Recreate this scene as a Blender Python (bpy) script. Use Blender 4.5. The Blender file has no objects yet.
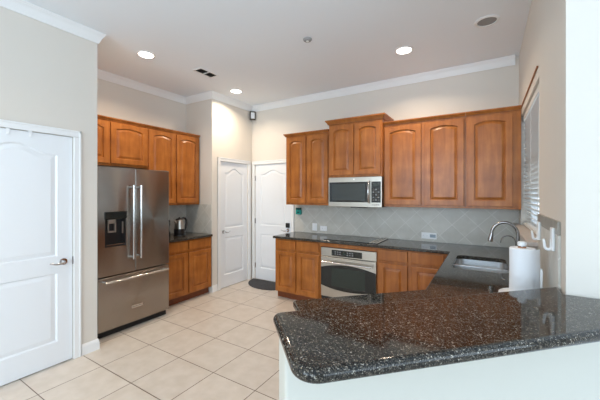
import bpy, bmesh, math, random
from mathutils import Vector, Matrix
random.seed(4)
PI = math.pi
SC = bpy.context.scene
COL = SC.collection

# ------------------------------------------------------------------ camera
cd = bpy.data.cameras.new('camera')
cam = bpy.data.objects.new('camera', cd)
COL.objects.link(cam)
cam.location = (0, 0, 1.535)
cam.rotation_euler = (math.radians(90), 0, math.radians(31.5))
cd.sensor_fit = 'HORIZONTAL'
cd.sensor_width = 36
cd.lens = 305 / 600 * 36
cd.shift_y = -0.010
cd.clip_start = 0.02
SC.camera = cam

# ------------------------------------------------------------------ world, exposure
w = bpy.data.worlds.new('world')
SC.world = w
w.use_nodes = True
wn = w.node_tree
wn.nodes.clear()
wo = wn.nodes.new('ShaderNodeOutputWorld')
wb = wn.nodes.new('ShaderNodeBackground')
wb.inputs['Color'].default_value = (0.72, 0.86, 1.0, 1)
wb.inputs['Strength'].default_value = 2.4
wn.links.new(wb.outputs[0], wo.inputs[0])
vs = SC.view_settings
vs.view_transform = 'Standard'
vs.look = 'None'
vs.gamma = 1
vs.use_curve_mapping = False
vs.exposure = 0.27
SC.cycles.max_bounces = 10
SC.cycles.diffuse_bounces = 6
SC.cycles.glossy_bounces = 5
SC.cycles.sample_clamp_indirect = 6
SC.cycles.use_denoising = True

H = 3.12          # ceiling
DAY = (0.69, 0.86, 1.0)
def daylight(name, loc, rot, sx, sy, power):
    l = bpy.data.lights.new(name, 'AREA')
    l.shape = 'RECTANGLE'; l.size = sx; l.size_y = sy
    l.energy = power; l.color = DAY
    o = bpy.data.objects.new(name, l)
    o.location = loc; o.rotation_euler = rot
    COL.objects.link(o)
    return o
# daylight entering the window openings behind the camera and to the right
daylight('daylight_rear', (-1.75, -4.52, 1.85), (math.radians(-90), 0, PI), 2.3, 1.9, 85)
daylight('daylight_rear_second', (1.0, -4.52, 1.85), (math.radians(-90), 0, PI), 2.3, 1.9, 52)
daylight('daylight_side', (3.82, -0.25, 1.5), (math.radians(90), 0, math.radians(90)), 3.1, 2.2, 42)
LAMP_W = 12.5

# ------------------------------------------------------------------ materials
def mat(name):
    m = bpy.data.materials.new(name)
    m.use_nodes = True
    nt = m.node_tree
    return m, nt, nt.nodes['Principled BSDF']
def N(nt, t, **kw):
    n = nt.nodes.new(t)
    for k, v in kw.items():
        if hasattr(n, k): setattr(n, k, v)
        else: n.inputs[k].default_value = v
    return n
def ramp(nt, stops, interp='LINEAR'):
    r = nt.nodes.new('ShaderNodeValToRGB')
    r.color_ramp.interpolation = interp
    while len(r.color_ramp.elements) < len(stops): r.color_ramp.elements.new(0.5)
    for e, (p, c) in zip(r.color_ramp.elements, stops):
        e.position = p; e.color = (*c, 1)
    return r
def srgb(r, g, b):
    f = lambda v: (v / 255 / 12.92) if v / 255 <= 0.04045 else ((v / 255 + 0.055) / 1.055) ** 2.4
    return (f(r), f(g), f(b))
def plain(name, col, rough=0.5, metal=0.0, coat=0.0, noise=0.0, nscale=12, bump=0.0, bscale=200, aniso=0.0):
    m, nt, p = mat(name)
    p.inputs['Base Color'].default_value = (*col, 1)
    p.inputs['Roughness'].default_value = rough
    p.inputs['Metallic'].default_value = metal
    p.inputs['Coat Weight'].default_value = coat
    p.inputs['Coat Roughness'].default_value = 0.1
    tc = N(nt, 'ShaderNodeTexCoord')
    if noise:
        n = N(nt, 'ShaderNodeTexNoise', Scale=nscale, Detail=4.0)
        nt.links.new(tc.outputs['Object'], n.inputs['Vector'])
        lo = tuple(c * (1 - noise) for c in col); hi = tuple(min(1, c * (1 + noise)) for c in col)
        r = ramp(nt, [(0.3, lo), (0.7, hi)])
        nt.links.new(n.outputs['Fac'], r.inputs[0])
        nt.links.new(r.outputs[0], p.inputs['Base Color'])
    if bump:
        n = N(nt, 'ShaderNodeTexNoise', Scale=bscale, Detail=3.0)
        nt.links.new(tc.outputs['Object'], n.inputs['Vector'])
        b = N(nt, 'ShaderNodeBump', Strength=bump, Distance=0.002)
        nt.links.new(n.outputs['Fac'], b.inputs['Height'])
        nt.links.new(b.outputs[0], p.inputs['Normal'])
    if aniso:
        p.inputs['Anisotropic Rotation'].default_value = 0.25
        p.inputs['Anisotropic'].default_value = aniso
        tg_ = N(nt, 'ShaderNodeTangent', direction_type='RADIAL', axis='Y')
        nt.links.new(tg_.outputs[0], p.inputs['Tangent'])
    return m

M = {}
M['wall'] = plain('wall_paint', srgb(219, 214, 206), 0.7, noise=0.01, nscale=2, bump=0.12, bscale=90)
M['wall_white'] = plain('white_wall_paint', srgb(240, 243, 246), 0.7, bump=0.12, bscale=90)
M['ceiling'] = plain('ceiling_paint', srgb(236, 242, 248), 0.8, bump=0.2, bscale=120)
M['trim'] = plain('white_trim', srgb(235, 237, 238), 0.4)
M['door'] = plain('white_door', srgb(232, 236, 240), 0.4)
M['half'] = plain('half_wall_paint', srgb(198, 197, 189), 0.7, bump=0.12, bscale=90)
M['white'] = plain('white_plastic', srgb(238, 240, 242), 0.35)
M['grey_switch'] = plain('grey_blue_plastic', srgb(150, 165, 178), 0.35)
M['dark'] = plain('dark_gap', (0.01, 0.01, 0.01), 0.6)
M['black'] = plain('black_plastic', (0.012, 0.012, 0.013), 0.3)
M['glass_black'] = plain('black_glass', (0.012, 0.014, 0.014), 0.05)
M['oven_glass'] = plain('oven_window', (0.02, 0.03, 0.026), 0.12)
M['mw_glass'] = plain('microwave_window', (0.035, 0.045, 0.047), 0.15)
M['steel'] = plain('brushed_steel', (0.37, 0.335, 0.30), 0.25, metal=1.0, noise=0.05, nscale=6, aniso=0.9)
M['steel_light'] = plain('light_steel', (0.48, 0.45, 0.405), 0.3, metal=1.0, noise=0.03, nscale=8)
M['chrome'] = plain('satin_nickel', (0.62, 0.61, 0.60), 0.16, metal=1.0)
M['trim_metal'] = plain('pale_brushed_metal', (0.75, 0.73, 0.70), 0.45, metal=0.8)
M['faucet'] = plain('dark_nickel', (0.30, 0.29, 0.29), 0.22, metal=1.0)
M['sink'] = plain('sink_steel', (0.70, 0.74, 0.78), 0.38, metal=1.0)
M['fridge_side'] = plain('fridge_side_grey', (0.05, 0.048, 0.046), 0.45)
M['teal'] = plain('teal_plastic', srgb(30, 150, 140), 0.5)
M['teal_dark'] = plain('dark_teal_plastic', srgb(12, 70, 68), 0.5)
M['mat'] = plain('dark_mat_fibre', srgb(62, 64, 68), 0.95, noise=0.35, nscale=140, bump=0.6, bscale=400)
M['paper'] = plain('white_paper', srgb(240, 243, 248), 0.9, bump=0.3, bscale=160)
M['core'] = plain('brown_cardboard', srgb(165, 120, 90), 0.9)
M['blind'] = plain('blind_white', srgb(216, 218, 216), 0.5)
M['lightgrey'] = plain('grille_grey', srgb(150, 150, 150), 0.6)
M['vent_dark'] = plain('vent_slat_grey', srgb(70, 66, 62), 0.5)
M['sensor'] = plain('sensor_dark_frame', srgb(62, 50, 42), 0.5)
M['badge'] = plain('pale_badge', (0.75, 0.70, 0.66), 0.3, metal=1.0)
M['outlet_slot'] = plain('outlet_slot', srgb(120, 122, 125), 0.5)

def wood():
    m, nt, p = mat('honey_maple_wood')
    tc = N(nt, 'ShaderNodeTexCoord')
    mp = N(nt, 'ShaderNodeMapping'); mp.inputs['Scale'].default_value = (22, 22, 2.2)
    nt.links.new(tc.outputs['Object'], mp.inputs['Vector'])
    n1 = N(nt, 'ShaderNodeTexNoise', Scale=1.0, Detail=6.0, Distortion=0.6)
    nt.links.new(mp.outputs[0], n1.inputs['Vector'])
    n2 = N(nt, 'ShaderNodeTexNoise', Scale=5.0, Detail=3.0)
    nt.links.new(tc.outputs['Object'], n2.inputs['Vector'])
    mx = N(nt, 'ShaderNodeMath', operation='MULTIPLY_ADD'); mx.inputs[1].default_value = 0.45
    nt.links.new(n1.outputs['Fac'], mx.inputs[0])
    m2 = N(nt, 'ShaderNodeMath', operation='MULTIPLY'); m2.inputs[1].default_value = 0.55
    nt.links.new(n2.outputs['Fac'], m2.inputs[0]); nt.links.new(m2.outputs[0], mx.inputs[2])
    r = ramp(nt, [(0.30, WOOD_LO), (0.5, WOOD_MID), (0.70, WOOD_HI)])
    nt.links.new(mx.outputs[0], r.inputs[0]); nt.links.new(r.outputs[0], p.inputs['Base Color'])
    p.inputs['Roughness'].default_value = 0.42
    p.inputs['Specular IOR Level'].default_value = 0.25
    p.inputs['Coat Weight'].default_value = 0.4
    p.inputs['Coat Roughness'].default_value = 0.24
    return m
WOOD_LO, WOOD_MID, WOOD_HI = (0.22, 0.066, 0.010), (0.34, 0.110, 0.018), (0.47, 0.168, 0.034)
M['wood'] = wood()
WOOD_LO, WOOD_MID, WOOD_HI = (0.13, 0.033, 0.010), (0.17, 0.045, 0.014), (0.21, 0.06, 0.02)
M['wood_dark'] = wood(); M['wood_dark'].name = 'darker_maple_wood'  # same maple in a darker tone, used on the toe kicks

def granite():
    m, nt, p = mat('speckled_granite')
    tc = N(nt, 'ShaderNodeTexCoord')
    v = N(nt, 'ShaderNodeTexVoronoi', Scale=330.0)
    nt.links.new(tc.outputs['Object'], v.inputs['Vector'])
    sp = N(nt, 'ShaderNodeSeparateColor'); nt.links.new(v.outputs['Color'], sp.inputs[0])
    r = ramp(nt, [(0.0, (0.008, 0.008, 0.008)), (0.33, (0.022, 0.021, 0.019)), (0.58, (0.054, 0.048, 0.041)),
                  (0.81, (0.12, 0.108, 0.090)), (0.95, (0.29, 0.28, 0.25))], 'CONSTANT')
    nt.links.new(sp.outputs[0], r.inputs[0])
    v2 = N(nt, 'ShaderNodeTexVoronoi', Scale=95.0)
    nt.links.new(tc.outputs['Object'], v2.inputs['Vector'])
    s2 = N(nt, 'ShaderNodeSeparateColor'); nt.links.new(v2.outputs['Color'], s2.inputs[0])
    r2 = ramp(nt, [(0.0, (0.6, 0.6, 0.6)), (0.4, (0.95, 0.92, 0.88)), (0.88, (1.45, 1.4, 1.35))], 'CONSTANT')
    nt.links.new(s2.outputs[1], r2.inputs[0])
    mx = N(nt, 'ShaderNodeMix', data_type='RGBA', blend_type='MULTIPLY'); mx.inputs[0].default_value = 1
    nt.links.new(r.outputs[0], mx.inputs[6]); nt.links.new(r2.outputs[0], mx.inputs[7])
    nt.links.new(mx.outputs[2], p.inputs['Base Color'])
    p.inputs['Roughness'].default_value = 0.06
    p.inputs['IOR'].default_value = 1.40
    return m
M['granite'] = granite()

def tile(name, size, col, grout, mortar, angle=0.0, plane='xy', rough=0.4, origin=(0, 0), var=0.04, bumpd=0.001, w2=None):
    m, nt, p = mat(name)
    tc = N(nt, 'ShaderNodeTexCoord')
    src = tc.outputs['Object']
    if plane == 'vert':
        s = N(nt, 'ShaderNodeSeparateXYZ'); nt.links.new(src, s.inputs[0])
        a = N(nt, 'ShaderNodeMath', operation='ADD')
        nt.links.new(s.outputs[0], a.inputs[0]); nt.links.new(s.outputs[1], a.inputs[1])
        c = N(nt, 'ShaderNodeCombineXYZ')
        nt.links.new(a.outputs[0], c.inputs[0]); nt.links.new(s.outputs[2], c.inputs[1])
        src = c.outputs[0]
    mp = N(nt, 'ShaderNodeMapping')
    mp.inputs['Location'].default_value = (origin[0], origin[1], 0)
    mp.inputs['Rotation'].default_value = (0, 0, angle)
    nt.links.new(src, mp.inputs['Vector'])
    b = N(nt, 'ShaderNodeTexBrick')
    b.offset = 0; b.squash = 1
    b.inputs['Scale'].default_value = 1
    b.inputs['Brick Width'].default_value = w2 or size
    b.inputs['Row Height'].default_value = size
    b.inputs['Mortar Size'].default_value = mortar
    b.inputs['Mortar Smooth'].default_value = 0.1
    b.inputs['Color1'].default_value = (*[c * (1 - var) for c in col], 1)
    b.inputs['Color2'].default_value = (*[c * (1 + var) for c in col], 1)
    b.inputs['Mortar'].default_value = (*grout, 1)
    nt.links.new(mp.outputs[0], b.inputs['Vector'])
    n = N(nt, 'ShaderNodeTexNoise', Scale=9.0, Detail=6.0)
    nt.links.new(tc.outputs['Object'], n.inputs['Vector'])
    r = ramp(nt, [(0.35, (0.90, 0.89, 0.87)), (0.65, (1.0, 1.0, 1.0))])
    nt.links.new(n.outputs['Fac'], r.inputs[0])
    mx = N(nt, 'ShaderNodeMix', data_type='RGBA', blend_type='MULTIPLY'); mx.inputs[0].default_value = 1
    nt.links.new(b.outputs['Color'], mx.inputs[6]); nt.links.new(r.outputs[0], mx.inputs[7])
    nt.links.new(mx.outputs[2], p.inputs['Base Color'])
    p.inputs['Roughness'].default_value = rough
    bp = N(nt, 'ShaderNodeBump', Strength=0.6, Distance=bumpd)
    bp.invert = True
    nt.links.new(b.outputs['Fac'], bp.inputs['Height'])
    nt.links.new(bp.outputs[0], p.inputs['Normal'])
    return m
# floor grid lines fall at X = -2.926 + k*.461 and Y = 1.846 + k*.452
M['floor'] = tile('beige_floor_tile', 0.452, srgb(202, 194, 185), srgb(96, 76, 62), 0.0035, plane='xy', rough=0.32,
                  origin=(2.926, -1.846), var=0.025, w2=0.461)
M['splash'] = tile('grey_diagonal_tile', 0.20, srgb(201, 199, 192), srgb(217, 215, 210), 0.004, angle=PI / 4, plane='vert', rough=0.35, origin=(0.05, 0.03))
M['cap'] = tile('cap_tile', 0.30, srgb(150, 146, 138), srgb(200, 200, 196), 0.005, plane='vert', rough=0.35, origin=(0.02, 0.0))
M['sill_tile'] = plain('sill_stone', srgb(192, 184, 178), 0.4, noise=0.10, nscale=40)

def emit(name, col, s):
    m, nt, p = mat(name)
    p.inputs['Base Color'].default_value = (1, 1, 1, 1)
    p.inputs['Emission Color'].default_value = (*col, 1)
    p.inputs['Emission Strength'].default_value = s
    return m
M['lamp'] = emit('lamp_lens', (1, 0.93, 0.82), 9)
def glass():
    m, nt, p = mat('window_glass')
    p.inputs['Base Color'].default_value = (1, 1, 1, 1)
    p.inputs['Roughness'].default_value = 0.0
    p.inputs['Transmission Weight'].default_value = 1.0
    p.inputs['IOR'].default_value = 1.05
    return m
M['glass'] = glass()

# ------------------------------------------------------------------ geometry helpers
def box(bm, x0, x1, y0, y1, z0, z1, bev=0.0, seg=2):
    b = bmesh.new()
    r = bmesh.ops.create_cube(b, size=1)
    for v in b.verts:
        v.co = Vector(((x0 + x1) / 2 + v.co.x * (x1 - x0), (y0 + y1) / 2 + v.co.y * (y1 - y0), (z0 + z1) / 2 + v.co.z * (z1 - z0)))
    if bev:
        bmesh.ops.bevel(b, geom=list(b.edges), offset=bev, segments=seg, profile=0.5, affect='EDGES')
    join(bm, b)
def join(bm, b, mtx=None):
    if mtx: b.transform(mtx)
    me = bpy.data.meshes.new('tmp'); b.to_mesh(me); b.free()
    bm.from_mesh(me); bpy.data.meshes.remove(me)
def cyl(bm, p0, p1, r, r2=None, seg=20):
    p0, p1 = Vector(p0), Vector(p1)
    d = p1 - p0
    b = bmesh.new()
    bmesh.ops.create_cone(b, cap_ends=True, segments=seg, radius1=r, radius2=r if r2 is None else r2, depth=d.length)
    q = d.to_track_quat('Z', 'Y').to_matrix().to_4x4()
    join(bm, b, Matrix.Translation((p0 + p1) / 2) @ q)
def tube(bm, pts, r, seg=12, radii=None):
    pts = [Vector(p) for p in pts]
    rings = []
    up = None
    for i, p in enumerate(pts):
        t = (pts[min(i + 1, len(pts) - 1)] - pts[max(i - 1, 0)]).normalized()
        if up is None:
            up = Vector((0, 0, 1)) if abs(t.z) < 0.9 else Vector((1, 0, 0))
        n = (up - t * up.dot(t)).normalized(); up = n
        bnn = t.cross(n)
        rr = radii[i] if radii else r
        rings.append([bm.verts.new(p + (n * math.cos(2 * PI * k / seg) + bnn * math.sin(2 * PI * k / seg)) * rr) for k in range(seg)])
    for a, b in zip(rings, rings[1:]):
        for k in range(seg):
            bm.faces.new((a[k], a[(k + 1) % seg], b[(k + 1) % seg], b[k]))
    bm.faces.new(rings[0][::-1]); bm.faces.new(rings[-1])
def lathe(bm, prof, c=(0, 0, 0), seg=32, caps=True):
    """prof: (radius, z) list"""
    rings = []
    for r, z in prof:
        rings.append([bm.verts.new((c[0] + r * math.cos(2 * PI * k / seg), c[1] + r * math.sin(2 * PI * k / seg), c[2] + z)) for k in range(seg)])
    for a, b in zip(rings, rings[1:]):
        for k in range(seg):
            bm.faces.new((a[k], a[(k + 1) % seg], b[(k + 1) % seg], b[k]))
    if caps: bm.faces.new(rings[0][::-1]); bm.faces.new(rings[-1])
def sweep(bm, path, prof):
    """mitred sweep: path of (x,y) with the room on its right; prof of (outward, z), a closed outline"""
    P = [Vector((*p, 0)) for p in path]
    rings = []
    for i, p in enumerate(P):
        ns = []
        if i > 0: d = (P[i] - P[i - 1]).normalized(); ns.append(Vector((d.y, -d.x, 0)))
        if i < len(P) - 1: d = (P[i + 1] - P[i]).normalized(); ns.append(Vector((d.y, -d.x, 0)))
        m = ns[0] if len(ns) == 1 else (ns[0] + ns[1]) / (1 + ns[0].dot(ns[1]))
        rings.append([bm.verts.new((p.x + m.x * o, p.y + m.y * o, z)) for o, z in prof])
    k = len(prof)
    for a, b in zip(rings, rings[1:]):
        for j in range(k):
            bm.faces.new((a[j], a[(j + 1) % k], b[(j + 1) % k], b[j]))
    bm.faces.new(rings[0][::-1]); bm.faces.new(rings[-1])
def obj(name, bm, m, parent=None, smooth=True, ang=35):
    bmesh.ops.recalc_face_normals(bm, faces=list(bm.faces))
    me = bpy.data.meshes.new(name)
    bm.to_mesh(me); bm.free()
    for mm in (m if isinstance(m, list) else [m]): me.materials.append(mm)
    if smooth:
        for p in me.polygons: p.use_smooth = True
        me.set_sharp_from_angle(angle=math.radians(ang))
    o = bpy.data.objects.new(name, me)
    COL.objects.link(o)
    if smooth:
        wm = o.modifiers.new('weighted_normal', 'WEIGHTED_NORMAL'); wm.keep_sharp = True; wm.weight = 90; wm.thresh = 0.01
    if parent: o.parent = parent
    return o
def boxes(name, lst, m, parent=None, bev=0.0):
    bm = bmesh.new()
    for b in lst: box(bm, *b, bev=bev)
    return obj(name, bm, m, parent, smooth=bev > 0)
def thing(name, label, cat, loc=(0, 0, 0), rz=0.0, group=None):
    o = bpy.data.objects.new(name, None)
    COL.objects.link(o)
    o.location = loc; o.rotation_euler = (0, 0, rz)
    o.empty_display_size = 0.05
    o['label'] = label; o['category'] = cat
    if group: o['group'] = group
    return o
def tag(o, label, cat, group=None):
    o['label'] = label; o['category'] = cat
    if group: o['group'] = group
    return o
def struct(o, label=None, cat=None):
    o['kind'] = 'structure'
    if label: o['label'] = label
    if cat: o['category'] = cat
    return o

def cell(bm, x0, x1, z0, z1, mx, mb, mt, rise, style, t, rings, edge=0.003):
    """A slab x0..x1, z0..z1, y 0..-t, whose front carries a moulded panel with an arched top."""
    cx = (x0 + x1) / 2
    a = (x1 - x0) / 2 - mx
    KB, KS, KT = 6, 5, 24 if rise > 0 else 6
    def topz(u, off):                     # u in -1..1
        s = z1 - mt - rise
        if style == 'bell':
            k = 0.5 * (1 + math.cos(PI * min(1, abs(u) / 0.86)))
        else:
            k = 1 - abs(u) ** 2.2
        return s + rise * k - off
    def path(off):
        pts = []
        aa = a - off; zb = z0 + mb + off; zs = topz(1, off)
        for i in range(KB): pts.append((cx - aa + 2 * aa * i / KB, zb))
        for i in range(KS): pts.append((cx + aa, zb + (zs - zb) * i / KS))
        for i in range(KT):
            u = 1 - 2 * i / KT
            pts.append((cx + aa * u, topz(u, off)))
        for i in range(KS): pts.append((cx - aa, zs + (zb - zs) * i / KS))
        return pts
    def outer(e):
        pts = []
        X0, X1, Z0, Z1 = x0 + e, x1 - e, z0 + e, z1 - e
        for i in range(KB): pts.append((X0 + (X1 - X0) * i / KB, Z0))
        for i in range(KS): pts.append((X1, Z0 + (Z1 - Z0) * i / KS))
        for i in range(KT): pts.append((X1 + (X0 - X1) * i / KT, Z1))
        for i in range(KS): pts.append((X0, Z1 + (Z0 - Z1) * i / KS))
        return pts
    seq = [(outer(0), 0.0), (outer(0), -t + edge), (outer(edge), -t)] + [(path(o), -t + y) for o, y in rings]
    R = [[bm.verts.new((x, y, z)) for x, z in pts] for pts, y in seq]
    n = len(R[0])
    for A, B in zip(R, R[1:]):
        for k in range(n):
            bm.faces.new((A[k], A[(k + 1) % n], B[(k + 1) % n], B[k]))
    bm.faces.new(R[0][::-1]); bm.faces.new(R[-1])
CAB_RINGS = [(0, 0), (0.004, 0.004), (0.006, 0.012), (0.014, 0.012), (0.034, 0.003), (0.036, 0.002)]
DOOR_RINGS = [(0, 0), (0.005, 0.003), (0.012, 0.010), (0.020, 0.010), (0.046, 0.003), (0.050, 0.002)]

def cab_door(name, x0, x1, z0, z1, parent, arched=True):
    bm = bmesh.new()
    cell(bm, x0, x1, z0, z1, 0.062, 0.062, 0.05, 0.030 if arched else 0.0, 'arc', 0.02, CAB_RINGS)
    return obj(name, bm, M['wood'], parent, ang=25)
def drawer(x0, x1, z0, z1, parent):
    bm = bmesh.new()
    b = bmesh.new()
    box(b, x0, x1, -0.02, 0, z0, z1, bev=0.005, seg=3)
    join(bm, b)
    return obj('drawer_front', bm, M['wood'], parent)

def upper(label, loc, rz, wdt, h, d, doors, trim=None, group=None, ptop=0.03, filler=0.0):
    """doors: list of (x0,x1); trim: (left_return, right_return) crown on top"""
    t = thing('wall_cabinet', label, 'cabinet', loc, rz, group)
    bm = bmesh.new()
    box(bm, 0, wdt, 0.02, d, 0, h)                      # carcass
    box(bm, 0, wdt, 0.0, 0.0199, 0, h, bev=0.001)       # face frame
    obj('body', bm, M['wood'], t)
    for a, b in doors: cab_door('door', a, b, 0.03, h - ptop, t)
    if trim:
        l, r, out, hh = trim
        prof = [(0, 0), (out * 0.35, 0), (out * 0.45, hh * 0.25), (out * 0.8, hh * 0.6), (out, hh * 0.7), (out, hh), (0, hh)]
        pts = []
        if l: pts.append((0, d))
        pts += [(0, 0), (wdt, 0)]
        if r: pts.append((wdt, d))
        bm = bmesh.new()
        sweep(bm, pts, [(o, h + z) for o, z in prof])
        if True: box(bm, 0, wdt, 0.0, d, h, h + 0.004)
        obj('crown_trim', bm, M['wood'], t)
    return t

def base(label, loc, rz, wdt, doors, drawers=True, d=0.60, h=0.878, group=None, split=None):
    t = thing('base_cabinet', label, 'cabinet', loc, rz, group)
    bm = bmesh.new()
    box(bm, 0, wdt, 0.02, d, 0.10, h)
    box(bm, 0, wdt, 0.0, 0.0199, 0.10, h, bev=0.001)
    obj('body', bm, M['wood'], t)
    boxes('toe_kick', [(0, wdt, 0.06, d, 0.0, 0.0995)], M['wood_dark'], t)
    for a, b in doors:
        cab_door('door', a, b, 0.12, 0.70 if drawers else 0.855, t, arched=False)
        if drawers: drawer(a, b, 0.735, 0.862, t)
    return t

def fillet(poly, rad):
    out = []
    n = len(poly)
    for i in range(n):
        p = Vector(poly[i]); r = rad[i]
        if not r: out.append(tuple(p)); continue
        a = (Vector(poly[i - 1]) - p).normalized(); b = (Vector(poly[(i + 1) % n]) - p).normalized()
        ang = a.angle(b)
        tl = r / math.tan(ang / 2)
        c = p + (a + b).normalized() * (r / math.sin(ang / 2))
        s, e = p + a * tl, p + b * tl
        v0 = s - c; v1 = e - c
        tot = v0.angle_signed(v1) if False else None
        th0 = math.atan2(v0.y, v0.x); th1 = math.atan2(v1.y, v1.x)
        dlt = (th1 - th0 + PI) % (2 * PI) - PI
        for k in range(9):
            th = th0 + dlt * k / 8
            out.append((c.x + r * math.cos(th), c.y + r * math.sin(th)))
    return out
def inset(loop, o):
    n = len(loop)
    area = sum(loop[i][0] * loop[(i + 1) % n][1] - loop[(i + 1) % n][0] * loop[i][1] for i in range(n))
    sg = 1 if area > 0 else -1
    out = []
    for i in range(n):
        p = Vector(loop[i]); a = p - Vector(loop[i - 1]); c = Vector(loop[(i + 1) % n]) - p
        a.normalize(); c.normalize()
        n1 = Vector((-a.y, a.x)) * sg; n2 = Vector((-c.y, c.x)) * sg
        m = (n1 + n2) / max(0.2, 1 + n1.dot(n2))
        out.append((p.x + m.x * o, p.y + m.y * o))
    return out
def slab(bm, outer, holes, ztop, th, bev, seg=4):
    """flat slab with rounded upper and lower edges, and holes cut through it"""
    b = bmesh.new()
    prof = []
    if bev:
        for k in range(seg + 1):
            a = PI / 2 * k / seg
            prof.append((bev * (1 - math.sin(a)), -th + bev * (1 - math.cos(a))))
        for k in range(seg + 1):
            a = PI / 2 * k / seg
            prof.append((bev * (1 - math.cos(a)), -bev + bev * math.sin(a)))
        if abs(prof[seg][1] - prof[seg + 1][1]) < 1e-5: prof.pop(seg)
    else:
        prof = [(0, -th), (0, 0)]
    rings = [[b.verts.new((x, y, ztop + z)) for x, y in inset(outer, o)] for o, z in prof]
    n = len(outer)
    for A, B in zip(rings, rings[1:]):
        for i in range(n): b.faces.new((A[i], A[(i + 1) % n], B[(i + 1) % n], B[i]))
    hr = []
    for h in holes:
        hb = min(0.004, bev or 0.004)
        rr = [[b.verts.new((x, y, z)) for x, y in inset(h, o)] for o, z in ((0, ztop - th), (0, ztop - hb), (-hb * 0.3, ztop - hb * 0.3), (-hb, ztop))]
        m = len(h)
        for A, B in zip(rr, rr[1:]):
            for i in range(m): b.faces.new((A[i], A[(i + 1) % m], B[(i + 1) % m], B[i]))
        hr.append(rr)
    for lev in (0, -1):
        es = []
        for loop in [rings[lev]] + [r[lev] for r in hr]:
            for i in range(len(loop)):
                e = b.edges.get((loop[i], loop[(i + 1) % len(loop)]))
                es.append(e)
        bmesh.ops.triangle_fill(b, edges=es, use_beauty=True)
    bmesh.ops.recalc_face_normals(b, faces=list(b.faces))
    join(bm, b)

# ================================================================== THE SETTING
XL, YL = -3.285, 1.525      # left wall and where it ends
XA = -4.26                  # alcove rear wall (behind the refrigerator)
YS, XE = 3.334, -3.65       # stub wall beside the alcove, and the pantry door wall
YB = 4.29                   # back wall
XR, YR = 0.313, 1.855       # right wall, and where it turns the corner
XF, YF = 3.8, -4.5          # far right and rear walls of the open room

struct(boxes('floor', [(XA - 0.12, XF + 0.12, YF - 0.12, YB + 0.12, -0.1, 0)], M['floor']))
struct(boxes('ceiling', [(XA - 0.12, XF + 0.12, YF - 0.12, YB + 0.12, H, H + 0.1)], M['ceiling']))

# left wall with a recess for its door
DL0, DL1, DH = 0.50, 1.318, 2.065
T = 0.12
struct(boxes('wall_left', [(XL - T, XL - 0.06, YF, YL, 0, H),
                           (XL - 0.06, XL, YF, DL0, 0, H), (XL - 0.06, XL, DL1, YL, 0, H),
                           (XL - 0.06, XL, DL0, DL1, DH, H),
                           (XA, XL - T, YL - T, YL, 0, H)], M['wall']))
struct(boxes('wall_alcove', [(XA - T, XA, YL - T, YS + T, 0, H)], M['wall']))
struct(boxes('wall_stub', [(XA, XE, YS, YS + T, 0, H)], M['wall']))
DA0, DA1 = 3.505, 4.165
struct(boxes('wall_pantry', [(XE - T, XE - 0.06, YS + T, YB, 0, H),
                             (XE - 0.06, XE, YS + T, DA0, 0, H), (XE - 0.06, XE, DA1, YB, 0, H),
                             (XE - 0.06, XE, DA0, DA1, DH, H)], M['wall']))
DB0, DB1 = -3.585, -2.800
struct(boxes('wall_back', [(XE - T, XR + T, YB + 0.06, YB + T, 0, H),
                           (XE - T, DB0, YB, YB + 0.06, 0, H), (DB1, XR + T, YB, YB + 0.06, 0, H),
                           (DB0, DB1, YB, YB + 0.06, DH, H)], M['wall']))
WY0, WY1, WZ0, WZ1 = 2.70, 4.05, 1.20, 2.365
struct(boxes('wall_right', [(XR, XR + 0.15, YR, WY0, 0, H), (XR, XR + 0.15, WY1, YB, 0, H),
                            (XR, XR + 0.15, WY0, WY1, 0, WZ0), (XR, XR + 0.15, WY0, WY1, WZ1, H)], M['wall']))
struct(boxes('wall_corner', [(XR + 0.15, XF, YR, YR + 0.15, 0, H)], M['wall_white']))
# walls of the open room behind the camera, with two large window openings
def wall_y(name, y, th, x0, x1, ops, m):
    L = []
    xs = x0
    for a, b, z0, z1 in ops:
        L.append((xs, a, y - th, y, 0, H)); L.append((a, b, y - th, y, 0, z0)); L.append((a, b, y - th, y, z1, H)); xs = b
    L.append((xs, x1, y - th, y, 0, H))
    return struct(boxes(name, L, m))
wall_y('wall_rear', YF, 0.15, XL - T, XF, [(-2.9, -0.6, 0.9, 2.8), (-0.15, 2.15, 0.9, 2.8)], M['wall'])
struct(boxes('wall_far_right', [(XF, XF + T, YF, -1.8, 0, H), (XF, XF + T, 1.3, YR + 0.15, 0, H), (XF, XF + T, -1.8, 1.3, 0, 0.35), (XF, XF + T, -1.8, 1.3, 2.65, H)], M['wall']))
t = bpy.data.objects.new('window_4', None); COL.objects.link(t); struct(t)
boxes('window_frame', [(XF + .05, XF + .1, -1.8, -1.74, .35, 2.65), (XF + .05, XF + .1, 1.24, 1.3, .35, 2.65), (XF + .05, XF + .1, -1.8, 1.3, .35, .41), (XF + .05, XF + .1, -1.8, 1.3, 2.59, 2.65), (XF + .05, XF + .1, -.28, -.22, .35, 2.65)], M['trim'], t)
for i, (a, b) in enumerate([(-2.9, -0.6), (-0.15, 2.15)]):
    t = bpy.data.objects.new('window_%d' % (i + 2), None); COL.objects.link(t); struct(t)
    bm = bmesh.new()
    for x0, x1, z0, z1 in [(a, a + .06, .9, 2.8), (b - .06, b, .9, 2.8), (a, b, .9, .96), (a, b, 2.74, 2.8), ((a + b) / 2 - .03, (a + b) / 2 + .03, .9, 2.8)]:
        box(bm, x0, x1, YF - 0.12, YF - 0.07, z0, z1)
    obj('window_frame', bm, M['trim'], t)

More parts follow.
